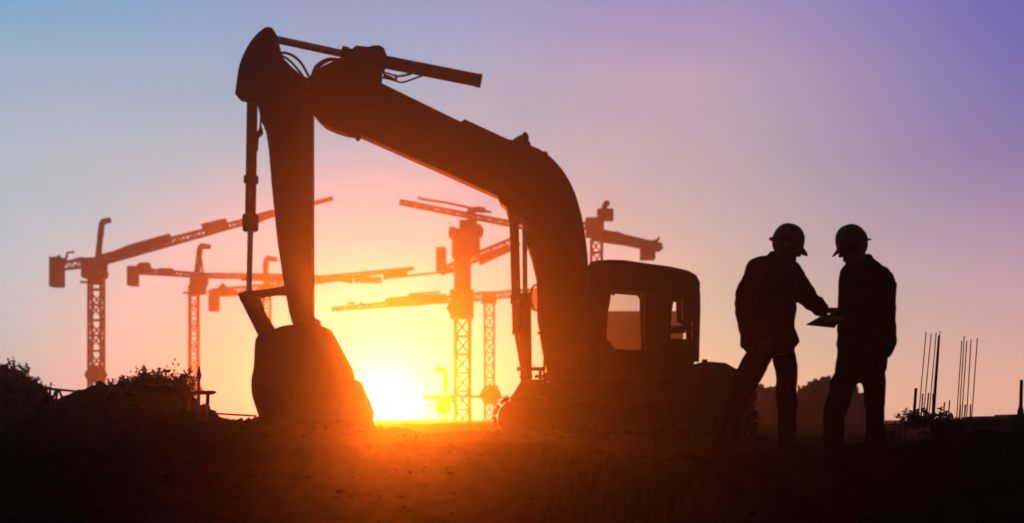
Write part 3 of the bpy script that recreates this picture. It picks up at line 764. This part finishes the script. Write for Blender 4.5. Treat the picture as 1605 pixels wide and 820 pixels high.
# ------------------------------------------------------------------ the two workers
DP = 10.07
def Q(px, py, dy=0.0): return P(px, py, DP+dy)
S = DP/F
def hand(mb, wrist, d, nrm_, thumb, curl=.5, spread_=.05):
    """palm, four bent fingers and a thumb; d points to the knuckles, nrm_ out of the back of the hand"""
    d = d.normalized(); s = d.cross(nrm_).normalized(); n = s.cross(d).normalized()
    if s.dot(thumb) < 0: s = -s
    pts = [wrist + d*.02, wrist + d*.085]
    for k in range(4):
        o = s*(.030-.02*k)
        mb.limb([pts[0]+o*.6, pts[1]+o], [.016, .0135], 8)
    for k, ln in enumerate((.070, .078, .072, .056)):
        o = s*(.030-.02*k); p = pts[1]+o; dd = d.copy(); ch = [p]
        for q, f in enumerate((.45, .32, .25)):
            a = curl*(.6+.5*q)
            dd = (d*math.cos(a) - n*math.sin(a) + s*(.03*(1.5-k))).normalized()
            ch.append(ch[-1]+dd*ln*f)
        mb.limb(ch, [.0095, .0088, .008, .0068], 8)
    p = wrist + d*.03 + s*.022
    q = p + (d*.5+s*.75-n*.35).normalized()*.042; r_ = q + (d*.85+s*.25-n*.4).normalized()*.034
    mb.limb([p, q, r_], [.013, .0105, .008], 8)
def head(mb, c, face, tilt=0.0):
    """skull, jaw, nose, ears, brow; face = +1 looks right, -1 looks left"""
    f = face
    rot = Matrix.Rotation(tilt*f, 3, 'Y')
    def o(x, y, z): return c + rot @ Vector((x*f, y, z))
    mb.ball(o(-.008, 0, .035), (.098, .076, .10), 18, 12, rot)
    mb.ball(o(.022, 0, -.03), (.072, .062, .085), 16, 10, rot)
    mb.ball(o(.052, 0, -.085), (.034, .036, .03), 12, 8, rot)
    mb.limb([o(.088, 0, .012), o(.108, 0, -.025)], [.010, .016], 8)          # nose
    mb.ball(o(.086, 0, -.062), (.014, .026, .010), 10, 6, rot)              # lips
    mb.ball(o(.084, 0, .022), (.014, .05, .012), 10, 6, rot)                # brow
    for sy in (-1, 1):
        mb.ball(o(-.012, sy*.075, -.012), (.02, .01, .032), 10, 6, rot)     # ears
        mb.ball(o(.082, sy*.031, .004), (.012, .014, .008), 8, 6, rot)      # lids
def hard_hat(par, c, face, tilt, sx=1.0, sz=1.0):
    """shell dome with ridge, peak in front and a small lip behind"""
    f = face; rot = Matrix.Rotation(tilt*f, 3, 'Y'); mb = MB(); seg, ring = 28, 10
    vs = []; fs = []
    for i in range(ring+1):
        a = (math.pi/2)*i/ring
        for k in range(seg):
            b = 2*math.pi*k/seg; cx, cy = math.cos(b), math.sin(b)
            r = math.cos(math.pi/2-a)**.85; z = math.cos(a)**.9
            vs.append(Vector((cx*.128*sx*r, cy*.108*r, .142*sz*z+.006*max(0, 1-abs(cy)*5)*z)))
    for i in range(ring):
        for k in range(seg):
            j = (k+1) % seg; fs.append((i*seg+k, (i+1)*seg+k, (i+1)*seg+j, i*seg+j))
    k0 = len(vs)
    for zz in (0, -.008):
        for k in range(seg):
            b = 2*math.pi*k/seg; cx, cy = math.cos(b), math.sin(b)
            e = .012 + (.034*max(0, cx)**2.2) + .008*max(0, -cx)
            drop = -.04*max(0, cx)**1.6
            vs.append(Vector((cx*(.128*sx+e), cy*(.108+e*.8), zz+drop)))
    base = ring*seg
    for k in range(seg):
        j = (k+1) % seg
        fs += [(base+k, k0+k, k0+j, base+j), (k0+k, k0+seg+k, k0+seg+j, k0+j), (k0+seg+k, base+k, base+j, k0+seg+j)]
    mb.add([c + rot @ Vector((v.x*f, v.y, v.z)) for v in vs], fs)
    return mb.build('hard_hat', M_hat, par, True)
def sections(rows, yc=0.0):
    """rows of (py, left px, right px, half depth): torso rings seen from the side"""
    return [(Q((a+b)/2, py, yc), (b-a)/2*S, hd) for py, a, b, hd in rows]
GY = ground_z
def foot(mb, ank, face, L_=.25):
    z0 = ank.z
    mb.limb([ank+Vector((-.03*face, 0, -.035)), ank+Vector((.06*face, 0, -.045)), ank+Vector((.15*face, 0, -.055))], [.048, .046, .036], 12)
    mb.limb([ank, ank+Vector((0, 0, .12))], [.052, .058], 12)

# --- left worker: faces right, far arm reaches to the sheet, near arm hangs at the hip
pl = thing('person', (Q(1205, 740).x, DP, 0), 'worker on the left in jacket and hard hat, reaching out an arm to the sheet', 'person')
bd_ = MB(); head(bd_, Q(1231, 389), 1, R(14))
bd_.limb([Q(1222, 425), Q(1227, 402)], [.066, .062])
bd_.loft(sections([(556,1184,1232,.11),(520,1172,1236,.14),(470,1172,1238,.15),(430,1180,1246,.17),(414,1196,1242,.12)]))
shN, shF = Q(1188, 428, -.19), Q(1243, 434, .17)
elN, wrN = Q(1168, 490, -.25), Q(1190, 533, -.2)
elF, wrF = Q(1266, 470, .12), Q(1293, 487, .02)
bd_.limb([Q(1188, 430, -.16), Q(1167, 463, -.21), Q(1165, 492, -.23), Q(1180, 522, -.2), wrN], [.05, .045, .042, .034, .028]); bd_.limb([shF, elF, wrF], [.055, .043, .03])
hand(bd_, wrF, Q(1313, 484)-Q(1293, 485), Vector((.1, -.35, 1)), Vector((.2, -1, .2)), .35)
hand(bd_, wrN, Vector((.6, .2, -.8)), Vector((0, -1, 0)), Vector((1, 0, .3)), .6)
hipN, hipF = Q(1190, 556, -.09), Q(1226, 556, .09)
knN, anN = Q(1160, 645, -.1), Q(1131, 722, -.1)
knF, anF = Q(1234, 640, .08), Q(1233, 724, .08)
bd_.limb([hipN, knN, anN], [.062, .05, .038]); bd_.limb([hipF, knF, anF], [.062, .05, .038])
foot(bd_, anN, 1); foot(bd_, anF, 1)
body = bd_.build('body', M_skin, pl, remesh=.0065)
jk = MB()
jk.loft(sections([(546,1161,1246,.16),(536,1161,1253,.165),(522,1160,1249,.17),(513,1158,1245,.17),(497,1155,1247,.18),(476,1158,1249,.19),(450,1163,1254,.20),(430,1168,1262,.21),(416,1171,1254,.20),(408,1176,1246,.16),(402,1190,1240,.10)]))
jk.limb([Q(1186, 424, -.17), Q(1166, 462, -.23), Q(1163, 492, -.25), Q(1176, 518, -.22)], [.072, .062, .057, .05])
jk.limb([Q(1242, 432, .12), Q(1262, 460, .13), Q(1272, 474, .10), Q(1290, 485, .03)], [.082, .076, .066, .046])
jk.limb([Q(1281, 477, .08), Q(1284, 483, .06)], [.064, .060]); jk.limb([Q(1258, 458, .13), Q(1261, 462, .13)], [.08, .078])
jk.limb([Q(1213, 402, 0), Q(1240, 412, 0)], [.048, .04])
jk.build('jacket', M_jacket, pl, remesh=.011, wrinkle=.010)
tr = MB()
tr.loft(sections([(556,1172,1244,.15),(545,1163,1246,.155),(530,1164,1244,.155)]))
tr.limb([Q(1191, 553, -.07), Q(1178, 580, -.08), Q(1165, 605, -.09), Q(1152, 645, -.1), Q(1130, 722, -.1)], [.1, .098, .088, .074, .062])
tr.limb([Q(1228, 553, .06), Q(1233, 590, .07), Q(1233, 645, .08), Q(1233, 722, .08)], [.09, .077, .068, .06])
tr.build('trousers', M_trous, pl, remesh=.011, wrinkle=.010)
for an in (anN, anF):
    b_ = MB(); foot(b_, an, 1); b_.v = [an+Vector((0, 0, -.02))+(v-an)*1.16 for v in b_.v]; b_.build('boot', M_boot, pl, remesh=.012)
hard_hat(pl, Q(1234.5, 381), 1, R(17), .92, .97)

# --- right worker: faces left, both forearms forward holding the sheet
pr = thing('person', (Q(1360, 740).x, DP, 0), 'worker on the right in a long coat and hard hat, holding up the sheet', 'person')
bd_ = MB(); head(bd_, Q(1339, 391), -1, R(12))
bd_.limb([Q(1349, 426), Q(1344, 404)], [.066, .062])
bd_.loft(sections([(562,1324,1380,.11),(520,1322,1390,.14),(470,1326,1394,.15),(435,1330,1394,.17),(420,1336,1376,.12)]))
shN, shF = Q(1378, 440, -.19), Q(1345, 440, .18)
elN, wrN = Q(1374, 500, -.22), Q(1322, 501, -.13)
elF, wrF = Q(1352, 500, .22), Q(1322, 494, .13)
bd_.limb([Q(1380, 444, -.16), Q(1382, 470, -.19), Q(1376, 499, -.2), wrN], [.05, .045, .043, .03]); bd_.limb([shF, elF, wrF], [.055, .043, .03])
hand(bd_, wrN, Vector((-1, .25, .03)), Vector((-.1, -.5, .9)), Vector((0, .3, 1)), .75)
hand(bd_, wrF, Vector((-1, -.2, 0)), Vector((-.1, .5, .9)), Vector((0, -.3, 1)), .75)
hipN, hipF = Q(1366, 560, -.09), Q(1336, 560, .09)
knN, anN = Q(1372, 645, -.09), Q(1371, 723, -.09)
knF, anF = Q(1312, 648, .09), Q(1308, 724, .1)
bd_.limb([hipN, knN, anN], [.062, .05, .038]); bd_.limb([hipF, knF, anF], [.062, .05, .038])
foot(bd_, anN, -1); foot(bd_, anF, -1)
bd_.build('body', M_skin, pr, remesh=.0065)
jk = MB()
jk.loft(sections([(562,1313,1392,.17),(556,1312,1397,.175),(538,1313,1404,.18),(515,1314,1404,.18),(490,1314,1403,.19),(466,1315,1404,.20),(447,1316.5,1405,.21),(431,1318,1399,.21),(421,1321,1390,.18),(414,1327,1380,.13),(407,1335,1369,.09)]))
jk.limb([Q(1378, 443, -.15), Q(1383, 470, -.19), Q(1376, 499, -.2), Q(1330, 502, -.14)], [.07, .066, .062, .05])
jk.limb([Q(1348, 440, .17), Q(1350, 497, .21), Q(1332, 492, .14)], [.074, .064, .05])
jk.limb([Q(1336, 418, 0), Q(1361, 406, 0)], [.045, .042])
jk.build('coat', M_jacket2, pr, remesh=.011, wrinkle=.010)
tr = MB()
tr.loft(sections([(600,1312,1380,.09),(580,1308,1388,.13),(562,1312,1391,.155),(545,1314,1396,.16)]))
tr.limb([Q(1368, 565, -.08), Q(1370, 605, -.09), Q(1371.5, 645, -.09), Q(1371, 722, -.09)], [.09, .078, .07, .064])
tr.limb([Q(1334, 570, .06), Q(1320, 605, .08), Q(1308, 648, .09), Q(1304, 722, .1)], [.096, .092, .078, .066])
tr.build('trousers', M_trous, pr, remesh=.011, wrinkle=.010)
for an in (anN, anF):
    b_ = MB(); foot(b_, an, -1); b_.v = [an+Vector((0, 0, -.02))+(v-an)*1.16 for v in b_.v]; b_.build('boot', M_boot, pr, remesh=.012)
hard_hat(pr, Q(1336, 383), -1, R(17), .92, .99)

# --- the sheet between them
a, b_, c_, d_ = Q(1264, 509, -.06), Q(1287, 496, .14), Q(1326, 489, .10), Q(1308, 513.5, -.10)
n_ = (b_-a).cross(d_-a).normalized()*.004
sh = MB().add([a-n_, b_-n_, c_-n_, d_-n_, a+n_, b_+n_, c_+n_, d_+n_], [(0,3,2,1),(4,5,6,7),(0,1,5,4),(1,2,6,5),(2,3,7,6),(3,0,4,7)])
tag(sh.build('document', M_paper, None, base=tuple(a)), 'flat document board held between the two workers', 'document')

# ------------------------------------------------------------------ haze added over the whole site to spread the sun's orange glow
hz = MB().box((-57, -7, -1.6), (57, 125, 15.5))
ho = hz.build('haze', M_soil, None, kind='stuff')
hm = bpy.data.materials.new('glow_haze'); hm.use_nodes = True; t = hm.node_tree; t.nodes.clear()
pv = t.nodes.new('ShaderNodeVolumePrincipled'); mo = t.nodes.new('ShaderNodeOutputMaterial')
pv.inputs['Color'].default_value = (.95, .93, .9, 1); pv.inputs['Density'].default_value = .00088
pv.inputs['Anisotropy'].default_value = .94
t.links.new(pv.outputs[0], mo.inputs['Volume'])
ho.data.materials.clear(); ho.data.materials.append(hm)
